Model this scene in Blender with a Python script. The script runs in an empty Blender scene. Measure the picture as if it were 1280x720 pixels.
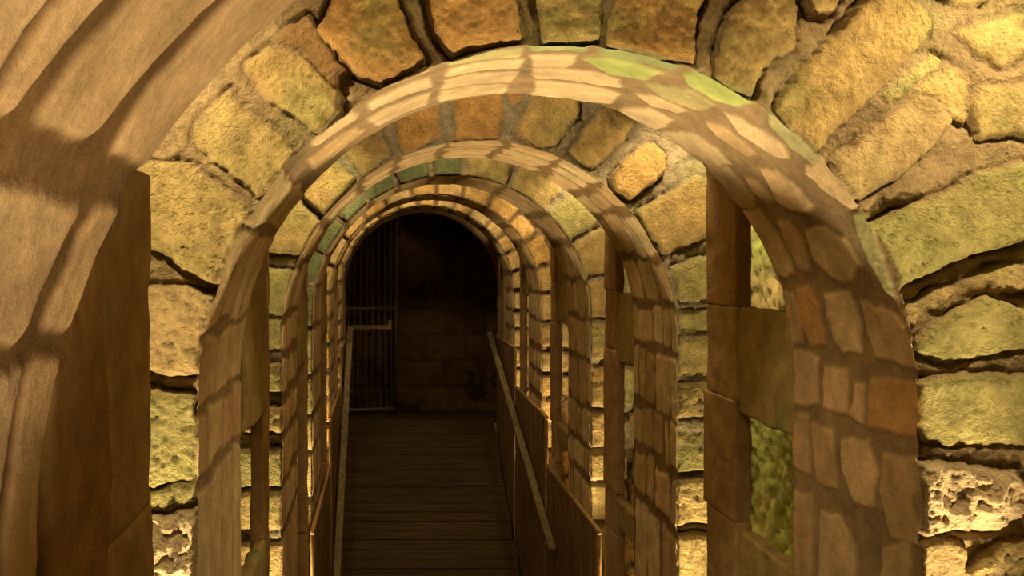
import bpy, math
import numpy as np

# ------------------------------------------------------------------ frame of reference
# the passage runs along +Y; every arch shares one round-headed profile
F, VU, VV = 1200.0, 481.0, 322.0          # focal length (px of a 1280 px frame) and the point the passage runs to
R, XC, ZC = 0.75, 0.364, -0.309           # radius, centre line and springing height (height relative to the eye)
EYE = 2.9                                 # eye above the lower floor
XL, XR = XC - R, XC + R                   # inner faces of the piers
WL, WR = -0.76, 1.50; WL2, WR2 = -0.63, 1.365                      # rock walls outside the piers
TOP = 0.95                                # vault height above the eye

sc = bpy.context.scene
col = sc.collection
rng = np.random.default_rng(7)

# ------------------------------------------------------------------ noise
def _hash(ix, iy, iz, seed):
    h = (ix.astype(np.uint32) * np.uint32(374761393) + iy.astype(np.uint32) * np.uint32(668265263)
         + iz.astype(np.uint32) * np.uint32(2147483647 - 58) + np.uint32(seed * 97 + 13))
    h = (h ^ (h >> np.uint32(13))) * np.uint32(1274126177)
    h = h ^ (h >> np.uint32(16))
    return (h & np.uint32(0xFFFFFF)).astype(np.float32) / np.float32(0xFFFFFF) * 2 - 1

def vnoise(p, seed=0):
    i = np.floor(p).astype(np.int64)
    f = (p - i).astype(np.float32)
    f = f * f * f * (f * (f * 6 - 15) + 10)
    x, y, z = f[..., 0], f[..., 1], f[..., 2]
    r = 0
    for dx in (0, 1):
        wx = x if dx else 1 - x
        for dy in (0, 1):
            wy = y if dy else 1 - y
            for dz in (0, 1):
                wz = z if dz else 1 - z
                r = r + wx * wy * wz * _hash(i[..., 0] + dx, i[..., 1] + dy, i[..., 2] + dz, seed)
    return r

def fbm(p, freq, octaves=4, seed=0, gain=0.5):
    p = np.asarray(p, dtype=np.float64)
    r, a, t = 0, 1.0, 0
    for k in range(octaves):
        q = p * freq * (2.03 ** k) + 17.3 * k
        r = r + a * vnoise(q, seed + k)
        t += a
        a *= gain
    return r / t

def ridged(p, freq, octaves=3, seed=0):
    p = np.asarray(p, dtype=np.float64)
    r, a, t = 0, 1.0, 0
    for k in range(octaves):
        r = r + a * (1 - 2 * np.abs(vnoise(p * freq * 2.1 ** k + 5.1 * k, seed + k)))
        t += a
        a *= 0.55
    return r / t

def sstep(a, b, x):
    t = np.clip((x - a) / (b - a), 0, 1)
    return t * t * (3 - 2 * t)

# ------------------------------------------------------------------ materials
def stone_material(name, bump=0.35, scale=55.0, rough=0.92, use_attr=True, base=(0.4, 0.3, 0.18), var=0.28, dist=0.006):
    m = bpy.data.materials.new(name)
    m.use_nodes = True
    nt = m.node_tree
    N, L = nt.nodes, nt.links
    bs = N['Principled BSDF']
    bs.inputs['Roughness'].default_value = rough
    bs.inputs['Specular IOR Level'].default_value = 0.15
    tc = N.new('ShaderNodeTexCoord')
    n1 = N.new('ShaderNodeTexNoise'); n1.inputs['Scale'].default_value = scale; n1.inputs['Detail'].default_value = 6; n1.inputs['Roughness'].default_value = 0.65
    n2 = N.new('ShaderNodeTexNoise'); n2.inputs['Scale'].default_value = scale * 0.22; n2.inputs['Detail'].default_value = 5
    L.new(tc.outputs['Object'], n1.inputs['Vector']); L.new(tc.outputs['Object'], n2.inputs['Vector'])
    mr = N.new('ShaderNodeMapRange'); mr.inputs[1].default_value = 0.3; mr.inputs[2].default_value = 0.7
    mr.inputs[3].default_value = 1 - var; mr.inputs[4].default_value = 1 + var
    L.new(n2.outputs['Fac'], mr.inputs[0])
    mr2 = N.new('ShaderNodeMapRange'); mr2.inputs[1].default_value = 0.3; mr2.inputs[2].default_value = 0.7
    mr2.inputs[3].default_value = 1 - var * 0.6; mr2.inputs[4].default_value = 1 + var * 0.6
    L.new(n1.outputs['Fac'], mr2.inputs[0])
    mu = N.new('ShaderNodeMath'); mu.operation = 'MULTIPLY'
    L.new(mr.outputs[0], mu.inputs[0]); L.new(mr2.outputs[0], mu.inputs[1])
    vm = N.new('ShaderNodeVectorMath'); vm.operation = 'SCALE'
    if use_attr:
        at = N.new('ShaderNodeAttribute'); at.attribute_name = 'stone_colour'
        L.new(at.outputs['Color'], vm.inputs[0])
    else:
        vm.inputs[0].default_value = base
    L.new(mu.outputs[0], vm.inputs['Scale'])
    L.new(vm.outputs[0], bs.inputs['Base Color'])
    bp = N.new('ShaderNodeBump'); bp.inputs['Strength'].default_value = bump; bp.inputs['Distance'].default_value = dist
    L.new(n1.outputs['Fac'], bp.inputs['Height']); L.new(bp.outputs[0], bs.inputs['Normal'])
    return m

def wood_material(name, base, axis=0, bump=0.25):
    m = bpy.data.materials.new(name)
    m.use_nodes = True
    nt = m.node_tree
    N, L = nt.nodes, nt.links
    bs = N['Principled BSDF']
    bs.inputs['Roughness'].default_value = 0.8
    bs.inputs['Specular IOR Level'].default_value = 0.2
    tc = N.new('ShaderNodeTexCoord')
    mp = N.new('ShaderNodeMapping')
    s = [40.0, 40.0, 40.0]; s[axis] = 2.5
    mp.inputs['Scale'].default_value = s
    L.new(tc.outputs['Object'], mp.inputs[0])
    n = N.new('ShaderNodeTexNoise'); n.inputs['Scale'].default_value = 1.0; n.inputs['Detail'].default_value = 6
    L.new(mp.outputs[0], n.inputs['Vector'])
    r = N.new('ShaderNodeMapRange'); r.inputs[1].default_value = 0.3; r.inputs[2].default_value = 0.7; r.inputs[3].default_value = 0.6; r.inputs[4].default_value = 1.3
    L.new(n.outputs['Fac'], r.inputs[0])
    vm = N.new('ShaderNodeVectorMath'); vm.operation = 'SCALE'; vm.inputs[0].default_value = base
    L.new(r.outputs[0], vm.inputs['Scale']); L.new(vm.outputs[0], bs.inputs['Base Color'])
    bp = N.new('ShaderNodeBump'); bp.inputs['Strength'].default_value = bump; bp.inputs['Distance'].default_value = 0.004
    L.new(n.outputs['Fac'], bp.inputs['Height']); L.new(bp.outputs[0], bs.inputs['Normal'])
    return m

def metal_material(name, base, rough=0.5, metallic=0.7):
    m = stone_material(name, bump=0.08, scale=120, use_attr=False, base=base, var=0.2)
    b = m.node_tree.nodes['Principled BSDF']
    b.inputs['Metallic'].default_value = metallic
    b.inputs['Roughness'].default_value = rough
    b.inputs['Specular IOR Level'].default_value = 0.5
    return m

M_STONE = stone_material('sandstone_masonry', bump=1.0, scale=85, dist=0.022)
M_SOFFIT = stone_material('worn_soffit_stone', bump=0.55, scale=60, var=0.2)
M_POST = stone_material('dressed_post_stone', bump=0.6, scale=70, var=0.2)
M_ROCK = stone_material('rough_rock', bump=0.6, scale=40, var=0.3)
M_BACK = stone_material('dark_room_stone', bump=0.3, scale=30, use_attr=True, var=0.3)
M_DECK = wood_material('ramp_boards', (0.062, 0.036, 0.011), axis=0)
M_CLAD = wood_material('parapet_boards', (0.19, 0.11, 0.042), axis=2)
M_CAP = wood_material('parapet_cap_wood', (0.40, 0.25, 0.10), axis=1)
M_RAIL = wood_material('handrail_wood', (0.20, 0.145, 0.065), axis=1)
M_IRON = metal_material('gate_iron', (0.17, 0.115, 0.06), 0.55, 0.2)
M_BRACKET = metal_material('bracket_iron', (0.03, 0.024, 0.02), 0.6, 0.5)
M_FLOOR = stone_material('trodden_floor', bump=0.3, scale=30, use_attr=False, base=(0.16, 0.11, 0.06))

# ------------------------------------------------------------------ mesh helpers
def mesh_from(verts, quads, colours=None, name='mesh', smooth=True):
    verts = np.asarray(verts, dtype=np.float32); quads = np.asarray(quads, dtype=np.int32)
    me = bpy.data.meshes.new(name)
    me.vertices.add(len(verts)); me.vertices.foreach_set('co', verts.ravel())
    me.loops.add(quads.size); me.loops.foreach_set('vertex_index', quads.ravel())
    me.polygons.add(len(quads))
    me.polygons.foreach_set('loop_start', np.arange(0, quads.size, 4, dtype=np.int32))
    me.polygons.foreach_set('loop_total', np.full(len(quads), 4, dtype=np.int32))
    me.polygons.foreach_set('use_smooth', np.full(len(quads), smooth, dtype=bool))
    if colours is not None:
        c = np.ones((len(verts), 4), dtype=np.float32); c[:, :3] = colours
        a = me.color_attributes.new('stone_colour', 'FLOAT_COLOR', 'POINT')
        a.data.foreach_set('color', c.ravel())
    me.update(calc_edges=True); me.validate()
    return me

def link(name, me, mat, parent=None, loc=(0, 0, 0)):
    o = bpy.data.objects.new(name, me)
    me.materials.clear(); me.materials.append(mat)
    col.objects.link(o); o.location = loc
    if parent is not None: o.parent = parent
    return o

def empty(name, loc, label, cat, group=None, kind=None):
    o = bpy.data.objects.new(name, None); col.objects.link(o)
    o.location = loc; o.empty_display_size = 0.1
    o['label'] = label; o['category'] = cat
    if group: o['group'] = group
    if kind: o['kind'] = kind
    return o

def structure(o, label, cat):
    o['kind'] = 'structure'; o['label'] = label; o['category'] = cat
    return o

def compact(V, Q, C):
    used = np.unique(Q)
    mp = np.full(len(V), -1, dtype=np.int64); mp[used] = np.arange(len(used))
    return V[used], mp[Q], (C[used] if C is not None else None)

class Box:
    """collects rounded, roughened boxes into one mesh"""
    def __init__(s): s.V, s.Q, s.C, s.n = [], [], [], 0
    def add(s, lo, hi, res=0.02, r=0.008, amp=0.0, freq=14.0, seed=0, colour=None, tint=0.12, moss=0.0, ridge=0.0):
        lo, hi = np.array(lo, float), np.array(hi, float)
        d = hi - lo
        n = [int(max(1, min(160, math.ceil(x / res)))) for x in d]
        r = min(r, 0.45 * d.min())
        for ax in range(3):
            a, b = (ax + 1) % 3, (ax + 2) % 3
            def ticks(k):
                t = np.linspace(0, 1, n[k] + 1) * d[k] + lo[k]
                if r > 0:
                    t = np.unique(np.concatenate([t, [lo[k] + r * 0.35, lo[k] + r, hi[k] - r, hi[k] - r * 0.35]]))
                return t
            ta, tb = ticks(a), ticks(b)
            for side in (0, 1):
                A, B_ = np.meshgrid(ta, tb, indexing='ij')
                P = np.zeros(A.shape + (3,))
                P[..., a], P[..., b] = A, B_
                P[..., ax] = hi[ax] if side else lo[ax]
                q = np.clip(P, lo + r, hi - r)
                v = P - q
                ln = np.linalg.norm(v, axis=-1, keepdims=True)
                nrm = v / np.maximum(ln, 1e-9)
                if r > 0: P = q + nrm * r
                P = P.reshape(-1, 3); nrm = nrm.reshape(-1, 3)
                if amp > 0:
                    h = fbm(P, freq, 4, seed) * amp
                    if ridge: h = h + ridged(P, freq * 0.8, 3, seed + 9) * ridge
                    P = P + nrm * h[:, None]
                na, nb = len(ta), len(tb)
                idx = np.arange(na * nb).reshape(na, nb)
                Q = np.stack([idx[:-1, :-1], idx[1:, :-1], idx[1:, 1:], idx[:-1, 1:]], -1).reshape(-1, 4)
                if side == 0: Q = Q[:, ::-1]
                s.V.append(P); s.Q.append(Q + s.n); s.n += len(P)
                if colour is not None:
                    c = np.array(colour)[None, :] * (1 + tint * fbm(P, 6, 3, seed + 3)[:, None])
                    if moss > 0:
                        k = sstep(0.0, 0.5, fbm(P, 5, 3, seed + 20) + moss - 0.5)[:, None]
                        c = c * (1 - k) + np.array([0.22, 0.29, 0.09]) * k
                    s.C.append(np.clip(c, 0.01, 1))
        return s
    def build(s, name, mat, parent=None, loc=(0, 0, 0), smooth=True):
        V = np.concatenate(s.V); V = V - np.array(loc)
        me = mesh_from(V, np.concatenate(s.Q), np.concatenate(s.C) if s.C else None, name, smooth)
        # weld the coincident seams of the six sides
        import bmesh
        bm = bmesh.new(); bm.from_mesh(me)
        bmesh.ops.remove_doubles(bm, verts=bm.verts, dist=1e-5)
        bm.to_mesh(me); bm.free()
        return link(name, me, mat, parent)

def tube(path, radius, sides=10):
    path = np.array(path, float)
    V, Q = [], []
    for i, p in enumerate(path):
        t = path[min(i + 1, len(path) - 1)] - path[max(i - 1, 0)]
        t = t / np.linalg.norm(t)
        ref = np.array([0, 0, 1.0]) if abs(t[2]) < 0.9 else np.array([1.0, 0, 0])
        a = np.cross(t, ref); a /= np.linalg.norm(a)
        b = np.cross(t, a)
        for k in range(sides):
            th = 2 * math.pi * k / sides
            V.append(p + radius * (a * math.cos(th) + b * math.sin(th)))
    n = len(path)
    for i in range(n - 1):
        for k in range(sides):
            k2 = (k + 1) % sides
            Q.append((i * sides + k, i * sides + k2, (i + 1) * sides + k2, (i + 1) * sides + k))
    for i in (0, n - 1):
        c = len(V); V.append(path[i])
        for k in range(0, sides, 2):
            a_, b_, c_ = i * sides + k, i * sides + (k + 1) % sides, i * sides + (k + 2) % sides
            Q.append((c, a_, b_, c_) if i else (c, c_, b_, a_))
    return V, Q

# ------------------------------------------------------------------ colours of the stone itself
YEL = (0.54, 0.41, 0.165); OCH = (0.49, 0.345, 0.135); ORA = (0.53, 0.305, 0.105); GRN = (0.45, 0.395, 0.155); TAN = (0.53, 0.385, 0.18)
PAL = (0.74, 0.57, 0.34); MORT = (0.40, 0.29, 0.15); GREY = (0.37, 0.33, 0.27); BRN = (0.36, 0.22, 0.09)
MOSS = np.array((0.22, 0.30, 0.10)); LIME = np.array((0.42, 0.46, 0.13)); VERD = np.array((0.205, 0.24, 0.11))

# ------------------------------------------------------------------ the arch profile
LEG = EYE + ZC                                  # length of a leg below the springing, down to the floor
ARC = math.pi * R
def profile(s):
    """s runs from the foot of the left leg over the crown to the foot of the right leg; returns x, z (eye-relative) and outward normal"""
    s = np.asarray(s, float)
    x = np.empty_like(s); z = np.empty_like(s); nx = np.empty_like(s); nz = np.zeros_like(s)
    l = s < LEG; r = s > LEG + ARC; m = ~(l | r)
    x[l] = XL; z[l] = ZC - (LEG - s[l]); nx[l] = -1
    x[r] = XR; z[r] = ZC - (s[r] - LEG - ARC); nx[r] = 1
    th = (s[m] - LEG) / R
    nx[m] = -np.cos(th); nz[m] = np.sin(th)
    x[m] = XC + R * nx[m]; z[m] = ZC + R * nz[m]
    return x, z, nx, nz

def s_of(x, z):
    if z < ZC:
        return LEG - (ZC - z) if x < XC else LEG + ARC + (ZC - z)
    return LEG + R * math.atan2(z - ZC, -(x - XC))

def px_to_plane(pts, y):
    return np.array([((u - VU) * y / F, -(v - VV) * y / F) for u, v in pts])

def poly_sdf(P, poly):
    x, z = P[:, 0], P[:, 1]
    d = np.full(len(P), 1e9); inside = np.zeros(len(P), bool)
    n = len(poly)
    for i in range(n):
        a, b = poly[i], poly[(i + 1) % n]
        e = b - a
        wx, wz = x - a[0], z - a[1]
        t = np.clip((wx * e[0] + wz * e[1]) / max(e @ e, 1e-12), 0, 1)
        d = np.minimum(d, (wx - e[0] * t) ** 2 + (wz - e[1] * t) ** 2)
        c = ((a[1] > z) != (b[1] > z))
        with np.errstate(divide='ignore', invalid='ignore'):
            xi = a[0] + (z - a[1]) / (b[1] - a[1] if b[1] != a[1] else 1e-12) * e[0]
        inside ^= c & (x < xi)
    d = np.sqrt(d)
    return np.where(inside, -d, d)

def traced_stones(stones, y):
    """face stones given by their outlines on the face; returns f(P3, o, s) -> sdf, id and a table"""
    polys = [(px_to_plane(p, y), c, k) for p, c, k in stones]
    def fn(P3, o, s):
        P = P3[:, [0, 2]].copy()
        w = np.stack([fbm(P3, 16, 3, 31), fbm(P3, 16, 3, 47)], -1) * 0.011 + np.stack([fbm(P3, 60, 2, 33), fbm(P3, 60, 2, 49)], -1) * 0.004
        P += w
        best = np.full(len(P), 1.0); sid = np.full(len(P), -1)
        for k, (pl, c, kk) in enumerate(polys):
            lo, hi = pl.min(0) - 0.08, pl.max(0) + 0.08
            m = (P[:, 0] > lo[0]) & (P[:, 0] < hi[0]) & (P[:, 1] > lo[1]) & (P[:, 1] < hi[1])
            if not m.any(): continue
            d = poly_sdf(P[m], pl) - 0.003
            idx = np.where(m)[0]
            up = d < best[idx]
            best[idx[up]] = d[up]; sid[idx[up]] = k
        return best, sid
    return fn, [(c, k) for _, c, k in polys]

def coursed_stones(joints, rings, gap, palette, seed, moss_left=0.0):
    """face stones in radial courses: joints along the profile, rings of stones outward"""
    g = np.random.default_rng(seed)
    cells, table = [], []
    for a, b in zip(joints[:-1], joints[1:]):
        o0 = 0.006
        for w in rings:
            w2 = w * g.uniform(0.85, 1.2)
            cells.append((a + gap * g.uniform(.7, 1.3) / 2, b - gap * g.uniform(.7, 1.3) / 2, o0, o0 + w2 - gap))
            mid = (a + b) / 2
            c = palette[g.integers(len(palette))]
            if moss_left and mid < LEG + ARC * 0.5 and mid > LEG - 0.2: c = VERD
            table.append((c, {'rough': g.uniform(0.7, 1.5)}))
            o0 += w2
    def fn(P3, o, s):
        wn = 0.008
        so = s + fbm(P3, 20, 3, seed + 5) * wn; oo = o + fbm(P3, 20, 3, seed + 15) * wn
        best = np.full(len(P3), 1.0); sid = np.full(len(P3), -1)
        for k, (a, b, c, d) in enumerate(cells):
            dx = np.maximum(a - so, so - b); dz = np.maximum(c - oo, oo - d)
            rr = 0.012
            q = np.minimum(np.maximum(dx + rr, dz + rr), 0) + np.hypot(np.maximum(dx + rr, 0), np.maximum(dz + rr, 0)) - rr
            up = q < best
            best[up] = q[up]; sid[up] = k
        return best, sid
    return fn, table

def soffit_stones(joints, yf, yb, seed, palette, rows=(2, 4), gap=0.034, sgap=0.013, cells=None, special=None, warp=1.0):
    g = np.random.default_rng(seed)
    table = []
    if cells is None:
        cells = []
        for i, (a, b) in enumerate(zip(joints[:-1], joints[1:])):
            n = int(g.integers(rows[0], rows[1] + 1))
            w = g.uniform(0.45, 1.9, n); w = np.cumsum(np.concatenate([[0], w])); w = yf + (yb - yf) * w / w[-1]
            for c, d in zip(w[:-1], w[1:]):
                cells.append((a + gap * g.uniform(.4, 2.2) / 2, b - gap * g.uniform(.4, 2.2) / 2, c + sgap * g.uniform(.3, 1.5), d - sgap * g.uniform(.3, 1.5)))
    for k, (a, b, c, d) in enumerate(cells):
        cc = palette[g.integers(len(palette))]
        if special:
            s2 = special((a + b) / 2, (c + d) / 2)
            if s2 is not None: cc = s2
        table.append((np.array(cc) * g.uniform(0.85, 1.12), {'rough': g.uniform(0.6, 1.2)}))
    skew = g.uniform(-0.10, 0.10, len(cells))
    def fn(P3, y, s):
        so = s + (fbm(P3, 14, 4, seed + 5) * 0.020) * warp; yo = y + (fbm(P3, 14, 4, seed + 15) * 0.018) * warp
        best = np.full(len(P3), 1.0); sid = np.full(len(P3), -1)
        for k, (a, b, c, d) in enumerate(cells):
            m = (so > a - 0.06) & (so < b + 0.06)
            if not m.any(): continue
            idx = np.where(m)[0]
            yy = yo[m] + skew[k] * (so[m] - (a + b) / 2)
            dx = np.maximum(a - so[m], so[m] - b); dz = np.maximum(c - yy, yy - d)
            rr = min(0.022, 0.3 * (d - c))
            q = np.minimum(np.maximum(dx + rr, dz + rr), 0) + np.hypot(np.maximum(dx + rr, 0), np.maximum(dz + rr, 0)) - rr
            up = q < best[idx]
            best[idx[up]] = q[up]; sid[idx[up]] = k
        return best, sid
    return fn, table

def px_to_soffit(u, v, yf, yb):
    a, c = (u - VU) / F, -(v - VV) / F
    for side, xw in ((1, XR), (-1, XL)):
        if a * side > 0:
            t = xw / a
            if c * t < ZC: return (s_of(xw, c * t), t)
    A = a * a + c * c; B = -2 * (a * XC + c * ZC); Cq = XC * XC + ZC * ZC - R * R
    t = (-B + math.sqrt(B * B - 4 * A * Cq)) / (2 * A)
    return (s_of(a * t, c * t), t)

def traced_soffit(polys, cells, yf, yb, seed):
    g = np.random.default_rng(seed)
    pl, table = [], []
    for pts, c in polys:
        q = np.array([px_to_soffit(u, v, yf, yb) for u, v in pts])
        q[:, 1] = np.where(q[:, 1] < yf + 0.03, yf - 0.01, np.where(q[:, 1] > yb - 0.02, yb + 0.02, q[:, 1]))
        pl.append(q); table.append((np.array(c) * g.uniform(0.92, 1.08), {'rough': g.uniform(0.6, 1.2)}))
    for a, b, c, d in cells:
        e = g.uniform(-.012, .012, 8)
        pl.append(np.array([(a + e[0], c + e[1] * .5), (b + e[2], c + e[3] * .5), (b + e[4], d + e[5] * .5), (a + e[6], d + e[7] * .5)]))
        table.append((np.array(SOFF[int(g.integers(4))]) * g.uniform(0.9, 1.05), {'rough': g.uniform(0.6, 1.2)}))
    def fn(P3, y, s):
        Q = np.stack([s + fbm(P3, 16, 4, seed + 5) * 0.012, y + fbm(P3, 16, 4, seed + 15) * 0.012], -1)
        best = np.full(len(P3), 1.0); sid = np.full(len(P3), -1)
        for k, p in enumerate(pl):
            lo, hi = p.min(0) - 0.04, p.max(0) + 0.04
            idx = np.where((Q[:, 0] > lo[0]) & (Q[:, 0] < hi[0]) & (Q[:, 1] > lo[1]) & (Q[:, 1] < hi[1]))[0]
            if len(idx) == 0: continue
            d = poly_sdf(Q[idx], p) - 0.003
            up = d < best[idx]
            best[idx[up]] = d[up]; sid[idx[up]] = k
        return best, sid
    return fn, table

def grade(breaks):
    """node positions from (start, stop, step) runs"""
    out = []
    for a, b, st in breaks:
        n = max(1, int(round(abs(b - a) / st)))
        out.append(np.linspace(a, b, n + 1))
    return np.unique(np.concatenate(out))

def build_arch(label, yf, yb, s_runs, face_runs, soff_step, face_fn, soff_fn, ring=0.2, depth=0.022, mort=MORT, smort=BRN,
               seed=0, group=None, face_moss=0.25, rough=1.0, lime=0.0, sdepth=0.005):
    s = grade(s_runs); ns = len(s)
    rc = 0.018
    cols = []                                     # (offset, y, face weight, soffit weight)
    for o in grade(face_runs)[::-1]:
        if o > rc: cols.append((o, yf, 1.0, 0.0))
    for k in range(6):
        ph = k / 5 * math.pi / 2
        cols.append((rc * (1 - math.sin(ph)), yf + rc * (1 - math.cos(ph)), math.cos(ph), math.sin(ph)))
    ny = max(3, int((yb - yf - rc) / soff_step))
    for y in np.linspace(yf + rc, yb, ny + 1)[1:]:
        cols.append((0.0, y, 0.0, 1.0))
    for o in (0.02, 0.08, 0.2, 0.45, 0.75):
        cols.append((o, yb, 0.0, 0.0))
    O = np.array([c[0] for c in cols]); Y = np.array([c[1] for c in cols]); WF = np.array([c[2] for c in cols]); WS = np.array([c[3] for c in cols])
    nu = len(cols)
    x, z, nx, nz = profile(s)
    S2, O2 = np.meshgrid(s, O, indexing='ij')
    X = x[:, None] + nx[:, None] * O2
    Z = z[:, None] + nz[:, None] * O2
    deep = (Y > 2.3)[None, :]
    X = np.clip(X, np.where(deep, WL2, WL) + 0.005, np.where(deep, WR2, WR) - 0.005); Z = np.minimum(Z, TOP - 0.01)
    Yg = np.broadcast_to(Y, X.shape)
    P = np.stack([X, Yg, Z], -1).reshape(-1, 3)
    so, oo, yy = S2.ravel(), O2.ravel(), Yg.ravel()
    wf = np.broadcast_to(WF, X.shape).ravel().copy(); ws = np.broadcast_to(WS, X.shape).ravel().copy()
    NX = np.broadcast_to(nx[:, None], X.shape).ravel(); NZ = np.broadcast_to(nz[:, None], X.shape).ravel()
    C = np.tile(np.array(mort) * 1.0, (len(P), 1))
    D = np.zeros_like(P)
    low = fbm(P, 3.0, 3, seed + 1); mid = fbm(P, 14, 4, seed + 2); fine = fbm(P, 48, 3, seed + 3, 0.7)
    rdg = ridged(P, 16, 4, seed + 4)
    mossn = fbm(P, 6.0, 4, seed + 8)
    # ---- face
    m = wf > 0
    if face_fn is not None and m.any():
        fn, table = face_fn
        d, sid = fn(P[m], oo[m], so[m])
        cols_t = np.array([t[0] for t in table]); rg = np.array([t[1].get('rough', 1.0) for t in table])
        ms = np.array([t[1].get('moss', 0.0) for t in table]); pr = np.array([t[1].get('proud', 0.0) for t in table])
        lm = np.array([t[1].get('lime', 0.0) for t in table])
        tl = np.random.default_rng(seed + 77).uniform(-0.10, 0.10, (len(table), 2))
        cen = np.zeros((len(table), 2))
        ins = sstep(0.005, -0.007, d)
        k = np.maximum(sid, 0)
        for q in range(len(table)):
            mm = (sid == q) & (d < 0)
            if mm.any(): cen[q] = P[m][mm][:, [0, 2]].mean(0)
        tilt = ((P[m][:, [0, 2]] - cen[k]) * tl[k]).sum(1)
        dome = -0.008 * np.exp(np.minimum(d, 0) / 0.012)
        r_ = rg[k] * rough
        h_st = pr[k] + tilt + dome + r_ * (0.0035 * mid[m] + 0.0068 * fine[m] + 0.012 * np.maximum(r_ - 1.6, 0) * rdg[m])
        groove = -0.022 * np.exp(-((d - 0.006) / 0.006) ** 2) * (0.4 + 0.9 * sstep(-0.2, 0.4, low[m] + 0.6 * mid[m]))
        h_mo = -depth * (0.35 + 1.0 * sstep(-0.35, 0.35, low[m] + 0.5 * mid[m])) + 0.010 * mid[m] + 0.004 * fine[m] + groove
        h = np.where(sid >= 0, h_mo * (1 - ins) + h_st * ins, -depth + 0.01 * mid[m])
        D[m, 1] -= h * wf[m]
        cst = cols_t[k] * (1 + 0.22 * low[m] + 0.22 * mid[m])[:, None]
        mk = sstep(-0.15, 0.6, mossn[m] + ms[k] + face_moss - 0.3)[:, None]
        cst = cst * (1 - 0.6 * mk) + np.array((0.36, 0.355, 0.12)) * 0.6 * mk
        lk = (sstep(0.0, 0.4, fbm(P[m], 9, 3, seed + 40) + lm[k] - 0.3) * (lm[k] > 0))[:, None]
        cst = cst * (1 - lk) + LIME * lk
        cmo = np.array(mort) * (1 + 0.25 * low[m] + 0.2 * mid[m])[:, None]
        mg = sstep(0.1, 0.5, mossn[m] + face_moss - 0.15)[:, None] * 0.35
        cmo = cmo * (1 - mg) + np.array((0.36, 0.36, 0.14)) * mg
        i3 = ins[:, None] * (sid >= 0)[:, None]
        C[m] = cmo * (1 - i3) + cst * i3
    # ---- soffit
    m2 = ws > 0
    fn, table = soff_fn
    d, sid = fn(P[m2], yy[m2], so[m2])
    cols_t = np.array([t[0] for t in table]); rg = np.array([t[1].get('rough', 1.0) for t in table])
    ins = sstep(0.010, -0.006, d + 0.006 * mid[m2] + 0.010 * low[m2]) * (sid >= 0)
    k = np.maximum(sid, 0)
    h = -sdepth * (1 - ins) + rg[k] * (0.003 * mid[m2] + 0.0016 * fine[m2]) - 0.006 + 0.003 * low[m2]
    D[m2, 0] -= NX[m2] * h * ws[m2]; D[m2, 2] -= NZ[m2] * h * ws[m2]
    cst = cols_t[k] * (1 + 0.2 * low[m2] + 0.18 * mid[m2])[:, None]
    cmo = np.array(smort) * (1 + 0.3 * low[m2] + 0.2 * mid[m2])[:, None]
    c2 = cmo * (1 - ins[:, None]) + cst * ins[:, None]
    w = (ws[m2] ** 2)[:, None]
    C[m2] = C[m2] * (1 - w) + c2 * w
    P = P + D
    C = np.clip(C, 0.015, 0.9)
    # ---- split into ring, spandrel, soffit, piers
    idx = np.arange(ns * nu).reshape(ns, nu)
    Q = np.stack([idx[:-1, :-1], idx[:-1, 1:], idx[1:, 1:], idx[1:, :-1]], -1)
    smid = (s[:-1] + s[1:]) / 2
    omid = (O[:-1] + O[1:]) / 2
    ymid = (Y[:-1] + Y[1:]) / 2
    is_back = (np.arange(nu - 1) >= nu - 6)
    is_face = (ymid < yf + 1e-6) | ((omid > 0.001) & ~is_back)
    left = (smid < LEG)[:, None]; right = (smid > LEG + ARC)[:, None]; arc = ~(left | right)
    face = is_face[None, :]; back = is_back[None, :]
    near = (omid <= ring)[None, :]
    root = empty('stone_arch', (XC, (yf + yb) / 2, 0), label, 'arch', group, 'thing')
    V = P.copy(); V[:, 2] += EYE
    V -= np.array((XC, (yf + yb) / 2, 0))
    inner = np.broadcast_to(~face & ~back, Q.shape[:2])
    def part(name, mask, mat, mat2=None):
        mk = np.broadcast_to(mask, Q.shape[:2])
        q = Q[mk].reshape(-1, 4)
        if len(q) == 0: return
        v, q, c = compact(V, q, C)
        o = link(name, mesh_from(v, q, c, name), mat, root)
        if mat2 is not None:
            o.data.materials.append(mat2)
            o.data.polygons.foreach_set('material_index', inner[mk].astype(np.int32))
    part('voussoir_ring', arc & face & near, M_STONE)
    part('spandrel', arc & ((face & ~near) | back), M_STONE)
    part('soffit', arc & ~face & ~back, M_SOFFIT)
    part('pier', left, M_STONE, M_SOFFIT)
    part('pier', right, M_STONE, M_SOFFIT)
    return root

def joint_list(spec, seed, jitter=0.25):
    g = np.random.default_rng(seed)
    out = [spec[0]]
    while out[-1] < spec[1]:
        out.append(out[-1] + spec[2] * g.uniform(1 - jitter, 1 + jitter))
    return out

STOT = 2 * LEG + ARC
def runs(zlow, step, coarse=0.12):
    """fine steps where the photograph sees the arch, coarse at the feet"""
    a = LEG - (ZC - zlow)
    b = STOT - a
    return [(0, a, coarse), (a, LEG, step), (LEG, LEG + ARC, step), (LEG + ARC, b, step), (b, STOT, coarse)]

YA0, YA1 = 0.36, 1.08
YB0, YB1 = 2.004, 2.632
YC0, YC1 = 3.673, 4.327
YD0, YD1 = 5.23, 5.88
YE0, YE1 = 6.87, 7.50
YF0, YF1 = 8.33, 8.90
YG0, YG1 = 9.42, 9.55

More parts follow.
